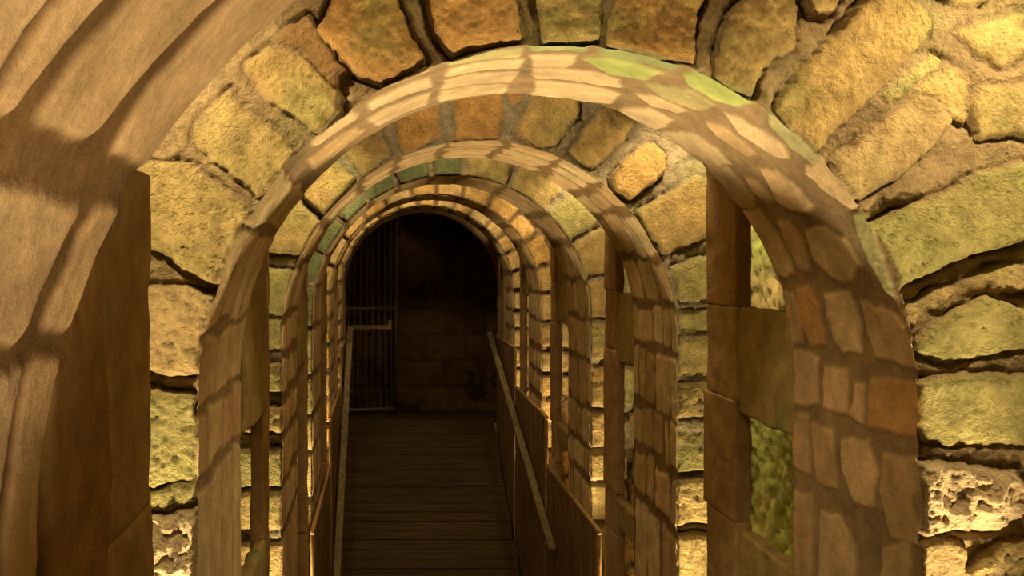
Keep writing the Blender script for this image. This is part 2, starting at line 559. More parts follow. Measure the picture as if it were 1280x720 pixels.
# ------------------------------------------------------------------ widest full arch: every face stone as it lies in the wall
B_STONES = [
    ([(60, 655), (205, 650), (252, 640), (258, 670), (249, 760), (60, 760)], PAL, dict(rough=2.4)),
    ([(60, 492), (187, 493), (243, 496), (248, 540), (254, 595), (190, 612), (60, 615)], GRN, dict(moss=.3, rough=1.2)),
    ([(60, 620), (190, 617), (254, 604), (252, 630), (190, 643), (60, 645)], GRN, dict(lime=.35, proud=-.012)),
    ([(60, 362), (190, 364), (235, 363), (268, 375), (260, 420), (252, 465), (190, 468), (60, 465)], TAN, dict(rough=1.1)),
    ([(60, 205), (195, 207), (236, 206), (255, 221), (281, 242), (304, 255), (318, 270), (300, 312), (281, 350), (270, 356), (229, 338), (197, 311), (60, 290)], YEL, dict(rough=1.3)),
    ([(245, 160), (285, 115), (350, 172), (372, 198), (348, 232), (325, 245), (270, 200), (240, 176)], YEL, dict(rough=1.2)),
    ([(310, 75), (340, 57), (370, 62), (425, 115), (425, 135), (398, 166), (370, 145), (330, 115), (308, 92)], OCH, dict(rough=1.1)),
    ([(400, 18), (425, -30), (488, -30), (510, 40), (528, 72), (476, 103), (440, 85), (405, 50), (390, 36)], ORA, {}),
    ([(345, 45), (385, 15), (398, 45), (430, 85), (420, 105), (375, 62)], BRN, dict(proud=-.012)),
    ([(530, -40), (647, -40), (648, 45), (600, 52), (565, 66), (545, 35)], ORA, {}),
    ([(671, -40), (757, -40), (750, 45), (720, 49), (678, 52)], OCH, dict(moss=.25)),
    ([(780, -40), (890, -40), (872, 40), (868, 74), (815, 70), (762, 52), (770, 20)], ORA, dict(moss=.05)),
    ([(929, 0), (975, -40), (1003, 10), (993, 55), (955, 85), (943, 120), (900, 96), (903, 70), (915, 35)], OCH, {}),
    ([(1090, 0), (1112, -30), (1140, -5), (1163, 30), (1154, 55), (1070, 140), (1024, 190), (974, 137), (1004, 80), (1040, 47)], OCH, dict(moss=.12, rough=1.2)),
    ([(1018, -10), (1045, -30), (1060, -8), (1040, 12), (1024, 8)], OCH, dict(moss=.1)),
    ([(1108, 116), (1170, 68), (1182, 74), (1135, 117), (1112, 126)], GRN, dict(moss=.2, proud=-.008)),
    ([(1046, 205), (1100, 155), (1150, 120), (1180, 128), (1192, 150), (1160, 190), (1104, 232), (1070, 250), (1050, 228)], TAN, dict(rough=1.0)),
    ([(1150, 112), (1190, 80), (1215, 95), (1210, 150), (1196, 140), (1180, 115)], YEL, dict(moss=.15, proud=-.014)),
    ([(1085, 292), (1110, 278), (1160, 252), (1230, 222), (1320, 200), (1330, 270), (1270, 305), (1200, 328), (1165, 345), (1120, 364), (1098, 350)], GRN, dict(moss=.22, lime=.06)),
    ([(1203, 40), (1235, 25), (1320, 5), (1320, 60), (1255, 78), (1225, 66)], YEL, dict(moss=.15)),
    ([(1217, 130), (1230, 108), (1320, 100), (1320, 168), (1225, 172)], YEL, dict(moss=.3)),
    ([(1184, -30), (1250, -30), (1240, 0), (1195, 4)], YEL, dict(moss=.2)),
    ([(1150, 437), (1165, 415), (1200, 388), (1240, 373), (1275, 385), (1320, 405), (1320, 432), (1240, 442), (1180, 452)], GRN, dict(moss=.3, lime=.05)),
    ([(1130, 398), (1175, 372), (1260, 338), (1320, 325), (1320, 360), (1240, 364), (1190, 382), (1150, 405)], TAN, dict(proud=-.012, rough=1.4)),
    ([(1150, 478), (1165, 475), (1290, 471), (1330, 553), (1230, 555), (1160, 553), (1146, 530)], GRN, dict(moss=.05, rough=.8)),
    ([(1132, 592), (1150, 580), (1200, 585), (1275, 592), (1300, 640), (1250, 665), (1200, 662), (1160, 668), (1136, 650)], PAL, dict(rough=2.3)),
    ([(1138, 684), (1180, 676), (1214, 690), (1206, 740), (1150, 770)], TAN, dict(rough=1.2)),
    ([(1222, 712), (1240, 694), (1300, 680), (1330, 760), (1215, 770)], TAN, dict(rough=1.8, moss=.1)),
]
EDGE_B = [(255, 720), (255, 600), (250, 480), (268, 368), (322, 252), (378, 186), (430, 135), (474, 105), (548, 70), (660, 52), (762, 56), (882, 92),
          (950, 127), (1030, 196), (1074, 262), (1092, 318), (1112, 372), (1135, 425), (1147, 470), (1147, 560), (1140, 670), (1140, 720)]
jb = sorted(s_of(*px_to_plane([e], YB0)[0]) for e in EDGE_B)
jb = [0, 0.5, 1.0, 1.4] + [j for j in jb if j > 1.55] + [STOT - 1.4, STOT - 1.0, STOT - .5, STOT]
SOFF = [(0.62, 0.47, 0.26), (0.58, 0.41, 0.22), (0.64, 0.50, 0.29), (0.55, 0.38, 0.20)]
SG, SL = (0.31, 0.35, 0.16), (0.40, 0.46, 0.16)
S1_, S2_, S3_, SO = (0.62, 0.475, 0.285), (0.58, 0.42, 0.24), (0.50, 0.35, 0.19), (0.56, 0.34, 0.14)
B_SOFFIT = [
    ([(947, 213), (967, 216), (989, 233), (1011, 260), (1004, 267), (984, 264), (967, 253)], S2_), ([(929, 224), (944, 229), (964, 251), (958, 256), (942, 247)], S2_),
    ([(900, 227), (927, 231), (944, 258), (922, 262), (904, 249)], S1_), ([(1004, 293), (1029, 288), (1051, 298), (1069, 329), (1062, 353), (1038, 349), (1016, 329)], S1_),
    ([(971, 278), (982, 276), (998, 298), (1011, 340), (1004, 344), (991, 333), (978, 302)], S2_), ([(924, 267), (947, 262), (967, 293), (991, 342), (973, 351), (953, 320), (938, 293)], S1_),
    ([(991, 362), (1007, 358), (1020, 382), (1027, 427), (1009, 430), (996, 405)], SO), ([(1027, 369), (1056, 369), (1069, 400), (1073, 444), (1051, 444), (1038, 422), (1030, 395)], S1_),
    ([(1073, 382), (1100, 387), (1122, 402), (1138, 455), (1091, 449), (1082, 427)], S2_), ([(969, 369), (987, 364), (996, 400), (998, 427), (987, 429), (976, 400)], S2_),
    ([(987, 442), (1018, 449), (1018, 504), (989, 502)], S2_), ([(1027, 456), (1056, 464), (1056, 518), (1024, 511)], S2_), ([(1064, 480), (1076, 484), (1073, 529), (1060, 524)], S2_),
    ([(1082, 476), (1158, 480), (1147, 547), (1113, 544), (1080, 533)], SO), ([(1047, 551), (1080, 551), (1091, 591), (1087, 633), (1064, 627), (1049, 587)], S2_),
    ([(1011, 533), (1038, 538), (1040, 609), (1016, 600)], S3_), ([(1100, 569), (1140, 569), (1131, 631), (1140, 676), (1109, 667), (1096, 613)], S3_),
    ([(1022, 640), (1047, 649), (1064, 684), (1064, 745), (1020, 745)], S2_), ([(1100, 689), (1127, 684), (1131, 745), (1096, 745)], S3_), ([(991, 613), (1011, 622), (1011, 738), (991, 738)], S3_),
    ([(989, 520), (1006, 524), (1008, 591), (989, 587)], S3_),
    ([(856, 101), (879, 98), (912, 110), (934, 129), (915, 136), (891, 129), (863, 113)], SL), ([(905, 147), (924, 152), (973, 184), (979, 199), (961, 196), (924, 171)], S1_),
    ([(796, 122), (817, 126), (851, 141), (842, 144), (814, 136)], S1_), ([(808, 110), (863, 119), (888, 135), (863, 139), (827, 126)], (0.46, 0.40, 0.2)),
    ([(732, 80), (778, 80), (821, 95), (805, 104), (762, 97)], SL), ([(753, 64), (802, 69), (845, 86), (836, 92), (781, 78), (753, 74)], SG),
    ([(668, 75), (717, 75), (714, 84), (698, 89), (670, 88)], S1_), ([(672, 91), (738, 95), (772, 104), (772, 113), (741, 109), (672, 102)], S1_), ([(668, 106), (741, 113), (770, 122), (759, 133), (711, 129), (668, 120)], S1_),
    ([(778, 144), (811, 139), (836, 153), (824, 161), (811, 162)], S1_), ([(827, 170), (863, 171), (894, 190), (909, 207), (879, 208), (851, 193)], S1_), ([(876, 213), (905, 211), (943, 251), (937, 262), (900, 236)], S1_),
    ([(955, 137), (975, 146), (1008, 178), (1022, 194), (1008, 204), (985, 186), (962, 160)], (0.46, 0.43, 0.23)), ([(1024, 200), (1046, 222), (1068, 252), (1060, 262), (1035, 246), (1003, 222), (1003, 212)], (0.66, 0.50, 0.29)),  # front rim: greenish stones, and a pale one painting in its lit band
    ([(1073, 264), (1092, 310), (1112, 370), (1100, 362), (1080, 325), (1066, 290), (1063, 272)], (0.45, 0.43, 0.22)),
    ([(879, 156), (900, 162), (943, 196), (931, 199), (894, 174)], S3_), ([(668, 58), (735, 60), (730, 70), (668, 68)], SG),
    ([(565, 74), (654, 65), (650, 76), (562, 86)], (0.44, 0.40, 0.2)), ([(562, 90), (649, 80), (644, 90), (560, 100)], S1_), ([(560, 105), (641, 96), (637, 107), (557, 115)], S1_), ([(556, 118), (635, 111), (626, 120), (550, 131)], S1_),
    ([(473, 110), (534, 83), (539, 92), (470, 122)], S1_), ([(461, 132), (537, 100), (541, 113), (467, 141)], S1_), ([(466, 150), (537, 121), (534, 134), (473, 161)], S1_),
    ([(390, 172), (440, 141), (450, 150), (400, 184)], S1_), ([(392, 200), (448, 162), (456, 168), (420, 198), (398, 214)], S3_),
]
bc = []
sl = [1.0, 1.55, 1.9, s_of(XL, -0.02 - 0.46), s_of(XL, -0.02 - 0.30), LEG + 0.20 * R, LEG + 0.52 * R, LEG + 0.72 * R]
for q, (a, b) in enumerate(zip(sl[:-1], sl[1:])):
    w = [(0, .2, .52, .78, 1), (0, .34, .6, 1), (0, .25, .5, .75, 1)][q % 3]
    for c, d in zip(w[:-1], w[1:]):
        bc.append((a + 0.015, b - 0.022, YB0 + 0.628 * c + 0.012 if c else YB0 - .01, YB0 + 0.628 * d - 0.012))
build_arch('widest complete stone arch, rough lit stones all round, mossy at crown', YB0, YB1,
           runs(-0.72, 0.0042), [(0, 0.62, 0.0042), (0.62, 1.25, 0.1)], 0.0075,
           traced_stones(B_STONES, YB0), traced_soffit(B_SOFFIT, bc, YB0, YB1, 5), ring=0.2, seed=3, depth=0.036, face_moss=0.06, smort=(0.29, 0.205, 0.115))

# ------------------------------------------------------------------ next arch in
C_STONES = [
    ([(800, 266), (874, 220), (892, 227), (960, 225), (960, 275), (892, 292), (860, 308), (830, 317), (812, 290)], OCH, dict(rough=1.1)),
    ([(843, 334), (888, 320), (960, 310), (960, 366), (888, 371), (852, 378)], GRN, dict(moss=.1)),
    ([(852, 391), (960, 380), (960, 410), (888, 413), (858, 418)], GRN, dict(moss=.15)),
    ([(852, 424), (960, 420), (960, 468), (850, 470)], YEL, dict(moss=.1)),
    ([(846, 480), (960, 477), (960, 519), (846, 521)], YEL, dict(rough=2.0)),
    ([(846, 543), (960, 540), (960, 588), (846, 590)], GRN, dict(moss=.2)),
    ([(846, 601), (960, 598), (960, 654), (846, 657)], YEL, dict(rough=1.6)),
    ([(846, 673), (960, 670), (960, 770), (846, 770)], YEL, dict()),
    ([(766, 223), (781, 202), (802, 184), (820, 180), (833, 193), (834, 211), (820, 226), (790, 248), (772, 239)], (0.52, 0.335, 0.12), dict(proud=.008)),
    ([(714, 190), (750, 138), (769, 132), (794, 154), (781, 174), (744, 211), (726, 203)], OCH, dict(moss=.08)),
    ([(644, 168), (665, 130), (675, 100), (725, 110), (722, 144), (695, 180), (668, 186)], OCH, dict(moss=.05)),
    ([(568, 110), (626, 105), (628, 147), (624, 172), (570, 177)], ORA, {}),
    ([(633, 100), (660, 95), (650, 125), (640, 130)], ORA, {}),
    ([(493, 148), (543, 115), (550, 171), (507, 193), (500, 178)], ORA, {}),
    ([(431, 190), (466, 150), (488, 193), (455, 221)], OCH, {}),
    ([(375, 240), (416, 198), (441, 225), (405, 270)], OCH, dict(moss=.1)),
    ([(325, 285), (368, 246), (401, 278), (376, 319), (325, 315)], YEL, {}),
    ([(290, 330), (369, 341), (366, 372), (356, 396), (290, 390)], GRN, dict(lime=.25, moss=.1)),
    ([(290, 402), (353, 402), (353, 436), (290, 436)], GRN, dict(moss=.25)),
    ([(290, 457), (355, 457), (355, 490), (290, 490)], YEL, dict(rough=1.8)),
    ([(290, 509), (355, 511), (355, 541), (290, 541)], YEL, dict(rough=1.8)),
    ([(290, 563), (355, 563), (355, 608), (290, 610)], GRN, dict(moss=.2, rough=1.4)),
    ([(290, 616), (355, 616), (355, 661), (290, 662)], YEL, dict()),
    ([(290, 680), (355, 680), (355, 770), (290, 770)], OCH, dict()),
]
EDGE_C = [(355, 670), (355, 610), (355, 550), (355, 498), (355, 447), (356, 398), (371, 330), (403, 276), (447, 228), (497, 198), (558, 180), (633, 178), (704, 200), (756, 227),
          (792, 258), (826, 322), (845, 385), (846, 445), (846, 530), (846, 595), (846, 665)]
jc = sorted(s_of(*px_to_plane([e], YC0)[0]) for e in EDGE_C)
jc = [0, .5, .9] + [j for j in jc if j > 1.0] + [STOT - .9, STOT - .5, STOT]
build_arch('second complete arch inside the widest, with an oval orange stone at upper right', YC0, YC1,
           runs(-1.25, 0.0075), [(0, 0.36, 0.0075), (0.36, 1.25, 0.12)], 0.012,
           traced_stones(C_STONES, YC0), soffit_stones(jc, YC0, YC1, 15, SOFF, (3, 5)), ring=0.2, seed=23, depth=0.030, face_moss=0.06, mort=(0.35, 0.285, 0.18), smort=(0.24, 0.155, 0.075))

# ------------------------------------------------------------------ mossy third arch
jd = joint_list((0, STOT, 0.21), 31)
build_arch('narrow arch with a green mossy left curve, third complete ring in', YD0, YD1,
           runs(-1.75, 0.012), [(0, 0.36, 0.011), (0.36, 1.25, 0.15)], 0.02,
           coursed_stones(jd, (0.2, 0.25, 0.3), 0.03, [YEL, GRN, OCH, YEL], 32, moss_left=1),
           soffit_stones(jd, YD0, YD1, 33, SOFF, (3, 4)), ring=0.2, seed=43, depth=0.028, face_moss=0.1, mort=(0.42, 0.34, 0.24), smort=(0.23, 0.15, 0.07))
# ------------------------------------------------------------------ block arches at the end
BLK = [(0.60, 0.39, 0.15), (0.60, 0.41, 0.17), (0.57, 0.35, 0.12), (0.60, 0.43, 0.20)]
je = joint_list((0, STOT, 0.185), 41, 0.12)
build_arch('arch of squared orange blocks just inside the green mossy one', YE0, YE1,
           runs(-1.9, 0.014), [(0, 0.34, 0.012), (0.34, 1.25, 0.15)], 0.025,
           coursed_stones(je, (0.15, 0.2, 0.25), 0.032, BLK, 42),
           soffit_stones(je, YE0, YE1, 43, SOFF, (2, 3)), ring=0.15, seed=53, depth=0.02, face_moss=-0.1, mort=(0.22, 0.145, 0.075), smort=(0.22, 0.14, 0.065))
jf = joint_list((0, STOT, 0.165), 51, 0.12)
build_arch('innermost arch of small orange blocks round the dark doorway', YF0, YF1,
           runs(-1.9, 0.016), [(0, 0.34, 0.014), (0.34, 1.25, 0.15)], 0.03,
           coursed_stones(jf, (0.15, 0.2, 0.25), 0.032, BLK, 52),
           soffit_stones(jf, YF0, YF1, 53, SOFF, (2, 3)), ring=0.15, seed=63, depth=0.02, face_moss=-0.2, mort=(0.22, 0.145, 0.075), smort=(0.22, 0.14, 0.065))

# ------------------------------------------------------------------ nearest arch: only its underside is in view
PLAST = [(0.58, 0.41, 0.245), (0.56, 0.39, 0.225), (0.60, 0.44, 0.27)]
def th_s(deg): return LEG + math.radians(deg) * R
ca = []
for a, b in ((th_s(33), th_s(62)), (th_s(62.6), th_s(95)), (th_s(95.6), th_s(130)), (th_s(131), th_s(165))):
    for c, d in ((0.925, 1.10), (0.75, 0.895), (0.665, 0.71), (0.47, 0.625), (0.35, 0.45)):
        ca.append((a, b, c, d))
for a, b in ((th_s(17.5), th_s(29)),):
    for c, d in ((1.0, 1.10), (0.70, 0.955), (0.5, 0.68)):
        ca.append((a, b, c, d))
for a, b in ((th_s(-16), th_s(15.5)), (LEG - 0.75, th_s(-18)), (0.9, LEG - 0.77), (0, 0.88)):
    for c, d in ((0.99, 1.085), (0.72, 0.97), (0.36, 0.70)):
        ca.append((a, b, c, d))
for a, b in ((th_s(166), th_s(185)), (th_s(186), LEG + ARC + .8), (LEG + ARC + .82, STOT)):
    for c, d in ((0.9, 1.085), (0.62, 0.88), (0.36, 0.6)):
        ca.append((a, b, c, d))
a0 = LEG - 0.3
build_arch('nearest arch, cropped at the upper left, its underside in long curved bands', YA0, YA1,
           [(0, a0, 0.1), (a0, th_s(100), 0.005), (th_s(100), LEG + ARC, 0.03), (LEG + ARC, STOT, 0.1)],
           [(0, 0.3, 0.05), (0.3, 1.25, 0.15)], 0.005,
           coursed_stones(joint_list((0, STOT, .25), 61), (0.25, 0.3), 0.03, [YEL, OCH], 62),
           soffit_stones(None, YA0, YA1, 63, PLAST, cells=ca, warp=0.45), ring=0.2, seed=73, smort=(0.16, 0.095, 0.042), sdepth=0.006)

# ------------------------------------------------------------------ setting
def sheet(fn, ua, va, name, mat):
    """fn(U, V) -> points, colours"""
    U, V = np.meshgrid(ua, va, indexing='ij')
    P, C = fn(U.ravel(), V.ravel())
    n, m = len(ua), len(va)
    idx = np.arange(n * m).reshape(n, m)
    Q = np.stack([idx[:-1, :-1], idx[1:, :-1], idx[1:, 1:], idx[:-1, 1:]], -1).reshape(-1, 4)
    return link(name, mesh_from(P, Q, C, name), mat)

def rock_wall(x, x2, sign, name, label):
    def fn(y, z):
        P = np.stack([x + (x2 - x) * np.clip((y - 2.05) / 0.5, 0, 1), y, z], -1)
        h = ridged(P, 15, 4, 5) * 0.020 + fbm(P, 30, 4, 6, 0.6) * 0.022
        c = np.array((0.62, 0.52, 0.24)) * (1 + 0.3 * fbm(P, 7, 3, 8))[:, None]
        k = sstep(-0.15, 0.35, fbm(P, 4.5, 4, 9) + 0.1)[:, None]
        c = c * (1 - k) + (MOSS * 0.3 + LIME * 0.7) * 1.25 * k
        P[:, 0] += sign * (h - 0.048)
        P[:, 2] += EYE
        return P, np.clip(c, 0.01, 1)
    ya = grade([(-1.2, 2.0, 0.2), (2.0, 3.7, 0.012), (3.7, 5.3, 0.016), (5.3, 9.6, 0.05)])
    za = grade([(-EYE, -1.4, 0.15), (-1.4, 0.4, 0.012), (0.4, TOP + 0.05, 0.1)])
    return structure(sheet(fn, ya, za, name, M_ROCK), label, 'wall')
rock_wall(WL, WL2, 1, 'wall_left', 'rough mossy rock wall behind the left stone posts')
rock_wall(WR, WR2, -1, 'wall_right', 'rough mossy rock wall behind the right stone posts')

b = Box(); b.add((WL - 0.3, -1.4, EYE + TOP), (WR + 0.3, 10.4, EYE + TOP + 0.2), res=0.5, r=0, amp=0.0, colour=(0.42, 0.31, 0.17))
structure(b.build('ceiling', M_BACK), 'stone roof over the gaps between the arches', 'ceiling')
b = Box(); b.add((WL - 0.3, -1.4, -0.2), (WR + 0.3, 10.4, 0.0), res=0.5, r=0)
structure(b.build('floor', M_FLOOR), 'dark floor at the foot of the ramp', 'floor')
b = Box(); b.add((WL - 0.3, -1.6, 0.0), (WR + 0.3, -1.4, EYE + TOP), res=0.5, r=0, colour=(0.4, 0.3, 0.16))
structure(b.build('wall_front', M_BACK), 'stone wall closing the near end of the passage', 'wall')

# ramp of cross boards climbing to the landing
RY0, RY1, ZR = 6.9, 9.5, EYE - 1.6
b = Box()
nb = 26
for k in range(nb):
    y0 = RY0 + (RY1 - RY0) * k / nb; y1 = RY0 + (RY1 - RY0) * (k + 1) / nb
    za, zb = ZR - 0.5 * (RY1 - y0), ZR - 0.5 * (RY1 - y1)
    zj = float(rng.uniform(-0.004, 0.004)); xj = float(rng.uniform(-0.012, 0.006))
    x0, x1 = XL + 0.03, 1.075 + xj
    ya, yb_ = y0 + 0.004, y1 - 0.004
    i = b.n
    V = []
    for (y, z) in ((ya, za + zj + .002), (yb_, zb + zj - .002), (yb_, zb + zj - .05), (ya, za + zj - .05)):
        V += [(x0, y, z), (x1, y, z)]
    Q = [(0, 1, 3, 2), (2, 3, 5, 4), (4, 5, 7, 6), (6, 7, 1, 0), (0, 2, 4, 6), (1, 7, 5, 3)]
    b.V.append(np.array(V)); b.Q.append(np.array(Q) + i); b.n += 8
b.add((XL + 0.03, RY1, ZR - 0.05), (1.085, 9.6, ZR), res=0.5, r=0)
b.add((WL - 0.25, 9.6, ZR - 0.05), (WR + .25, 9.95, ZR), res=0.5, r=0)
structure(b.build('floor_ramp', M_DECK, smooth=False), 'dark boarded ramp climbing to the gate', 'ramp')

# end wall with the doorway, and the dark room behind it
def endwall():
    s = grade(runs(-1.9, 0.03)); x, z, nx, nz = profile(s)
    OX = [0, 0.05, 0.2, 0.5, 0.9, 1.25]
    V, Q = [], []
    colsn = [(o, YG0) for o in OX[::-1]] + [(0.0, YG1)] + [(o, YG1) for o in OX[1:]]
    for i in range(len(s)):
        for o, y in colsn:
            V.append((min(max(x[i] + nx[i] * o, WL2), WR2), y, min(z[i] + nz[i] * o, TOP - .02) + EYE))
    n = len(colsn)
    for i in range(len(s) - 1):
        for k in range(n - 1):
            Q.append((i * n + k, i * n + k + 1, (i + 1) * n + k + 1, (i + 1) * n + k))
    V = np.array(V)
    V = V + 0.012 * np.stack([fbm(V, 12, 3, 1), fbm(V, 12, 3, 2), fbm(V, 12, 3, 3)], -1)
    C = np.array((0.34, 0.22, 0.11)) * (1 + 0.3 * fbm(V, 9, 3, 4))[:, None]
    return link('wall_end', mesh_from(V, Q, np.clip(C, .01, 1), 'wall_end'), M_BACK)
structure(endwall(), 'end wall with the round-headed dark doorway', 'wall')

def backwall(x, z):
    P = np.stack([x, np.full_like(x, 10.0), z], -1)
    row = np.floor(z / 0.27); off = np.where(row % 2 == 0, 0, 0.21)
    fx = ((x + off) / 0.42) % 1; fz = (z / 0.27) % 1
    e = np.minimum(np.minimum(fx, 1 - fx) * 0.42, np.minimum(fz, 1 - fz) * 0.27) + 0.012 * fbm(P, 9, 3, 5)
    ins = sstep(0.006, 0.02, e)
    P[:, 1] -= 0.02 * ins + 0.012 * fbm(P, 14, 3, 6)
    hsh = np.sin(row * 12.9 + np.floor((x + off) / 0.42) * 78.2) * 0.5 + 0.5
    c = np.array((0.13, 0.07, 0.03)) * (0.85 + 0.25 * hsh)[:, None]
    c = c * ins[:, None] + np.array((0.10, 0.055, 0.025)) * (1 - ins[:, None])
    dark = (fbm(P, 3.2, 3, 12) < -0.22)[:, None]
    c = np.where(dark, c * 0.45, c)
    P[:, 2] += EYE
    return P, c
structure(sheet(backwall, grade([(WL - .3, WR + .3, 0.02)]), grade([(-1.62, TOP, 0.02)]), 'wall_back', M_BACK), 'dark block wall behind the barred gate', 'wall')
b = Box()
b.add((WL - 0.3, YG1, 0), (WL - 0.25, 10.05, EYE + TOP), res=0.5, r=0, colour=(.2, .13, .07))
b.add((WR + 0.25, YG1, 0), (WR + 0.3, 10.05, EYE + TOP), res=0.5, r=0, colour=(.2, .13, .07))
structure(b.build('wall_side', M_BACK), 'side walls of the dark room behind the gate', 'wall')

# ------------------------------------------------------------------ stone posts with their cross blocks between the arches
PC = (0.44, 0.285, 0.135); PC2 = (0.46, 0.32, 0.16); PC3 = (0.40, 0.25, 0.11)
def post(side, yarch, y0, y1, label, lintels=(), bulge=None, infill=None, res=0.016, seed=0, ztop=0.24, joints=(-1.35, -0.16), thick=0.045, lcol=(0.38, 0.28, 0.12)):
    xi = XR + 0.004 if side > 0 else XL - 0.004
    xo = xi + side * thick
    x0, x1 = min(xi, xo), max(xi, xo)
    root = empty('stone_post', (xi, (y0 + y1) / 2, 0), label, 'post', 'stone posts beside the passage', 'thing')
    loc = (xi, (y0 + y1) / 2, 0)
    g = np.random.default_rng(seed + 400)
    b = Box()
    zs = [-EYE, *joints, ztop] + (list(bulge) if bulge else [])
    zs = sorted(set(zs))
    for i in range(len(zs) - 1):
        a, c = zs[i], zs[i + 1]
        ex = 0.022 if (bulge and abs(a - bulge[0]) < 1e-6) else 0.0
        j = g.uniform(-0.006, 0.006)
        cc = [PC, PC2, PC3][int(g.integers(3))]
        b.add((x0 + 0.004 * (i % 2), y0 + j, EYE + a), (x1, y1 + j + ex, EYE + c), res=res if a > -1.4 else 0.1, r=0.007, amp=0.006, freq=13, seed=seed + i, colour=cc)
    b.build('shaft', M_POST, root, loc)
    for kname, za, zb, mossy in lintels:
        bb = Box()
        bb.add((x0 + 0.012, yarch + 0.014, EYE + za), (x1 + 0.01, y0 + 0.004, EYE + zb), res=res, r=0.012, amp=0.011, freq=13, seed=seed + 60, colour=lcol, moss=mossy)
        bb.build(kname, M_POST, root, loc)
    return root

MAP = 0.55
post(-1, YA1, 1.325, 1.60, 'smooth brown post nearest on the left, before the widest arch', [('infill_slab', -EYE, 0.06, 0.0)], bulge=(-0.9, -0.41), seed=1, res=0.011, ztop=0.14, joints=(), thick=0.075, lcol=(0.40, 0.245, 0.105))
post(1, YA1, 1.30, 1.675, 'post cut by the right picture edge beside bright rough stone', [('lintel_block', -0.5, -0.16, .3)], bulge=(-1.0, -0.45), seed=2, res=0.02, ztop=0.14, joints=(-0.16,))
post(-1, YB1, 3.08, 3.24, 'slim left post just inside the widest arch', [('lintel_block', -0.49, 0.22, 0.1), ('sill_block', -1.5, -0.9, .2)], seed=3)
post(1, YB1, 3.07, 3.35, 'broad right post between the widest arch and a mossy opening', [('lintel_block', -0.5, -0.155, .45), ('sill_block', -1.5, -0.87, .45)], bulge=(-0.85, -0.46), seed=4, ztop=0.34, thick=0.055)
post(-1, YC1, 4.7, 4.87, 'narrow left post between the oval-stone arch and the mossy arch', [('lintel_block', -0.5, 0.22, 0)], seed=5, res=0.03)
post(1, YC1, 4.65, 4.89, 'right post between the oval-stone arch and the mossy arch', [('lintel_block', -0.5, -0.17, .1), ('sill_block', -1.31, -1.17, .1)], bulge=(-1.15, -0.45), seed=6, res=0.022)
post(-1, YD1, 6.3, 6.46, 'left post between the mossy arch and the first orange block arch', [('lintel_block', -0.5, 0.22, 0)], seed=7, res=0.04)
post(1, YD1, 6.31, 6.48, 'right post between the mossy arch and the first orange block arch', [('lintel_block', -0.42, 0.22, 0), ('sill_block', -1.2, -1.08, 0)], bulge=(-1.1, -0.43), seed=8, res=0.03)
post(-1, YE1, 7.8, 7.98, 'left post between the two orange block arches', [], seed=9, res=0.05)
post(1, YE1, 7.82, 7.98, 'right post between the two orange block arches', [('lintel_block', -0.3, 0.22, 0)], seed=10, res=0.04)
post(-1, YF1, 9.0, 9.2, 'left post behind the innermost block arch', [], seed=11, res=0.06)
post(1, YF1, 9.02, 9.30, 'right post behind the innermost block arch', [('lintel_block', -0.2, 0.22, 0)], seed=12, res=0.05)

# ------------------------------------------------------------------ timber parapets stepping down with the ramp
bays = [(8.052, 9.40, -0.775), (6.493, 8.05, -1.095), (4.902, 6.491, -1.415), (3.33, 4.90, -1.74)]
names = ['farthest', 'second farthest', 'third from the far end', 'lowest and nearest']
where = ['by the innermost block arch', 'below the two orange block arches', 'below the green mossy arch', 'below the oval-stone arch']
for side in (-1, 1):
    for (y0, y1, zt), nm, wh in zip(bays, names, where):
        xw = XR - 0.008 if side > 0 else XL + 0.008
        lr = 'right' if side > 0 else 'left'
        root = empty('timber_parapet', (xw, (y0 + y1) / 2, 0), f'{lr} boarded parapet with a flat cap, {wh}', 'parapet', 'timber parapets along the ramp')
        loc = (xw, (y0 + y1) / 2, 0)
        def bx(xa, xb, ya, yb_, za, zb, bobj):
            X = sorted((xw - side * xa, xw - side * xb))
            bobj.add((X[0], ya, EYE + za), (X[1], yb_, EYE + zb), res=0.3, r=0.003)
        pb = Box()
        n = int(round((y1 - y0 - 0.046) / 0.13)); wd = (y1 - y0 - 0.046) / n
        for k in range(n):
            ya = y0 + 0.0455 + wd * k; yb_ = y0 + 0.0455 + wd * (k + 1) - 0.0015
            bx(0.0, 0.010 + 0.003 * (k % 2), ya, yb_, -EYE, zt - 0.005, pb)
        pb.build('boarding', M_CLAD, root, loc)
        cb = Box(); bx(-0.002, 0.018, y0, y1, zt - 0.002, zt + 0.022, cb); cb.build('cap_rail', M_CAP, root, loc)
        sb = Box(); bx(0.0, 0.017, y0 + 0.002, y0 + 0.045, -EYE, zt - 0.004, sb); sb.build('end_stile', M_CAP, root, loc)

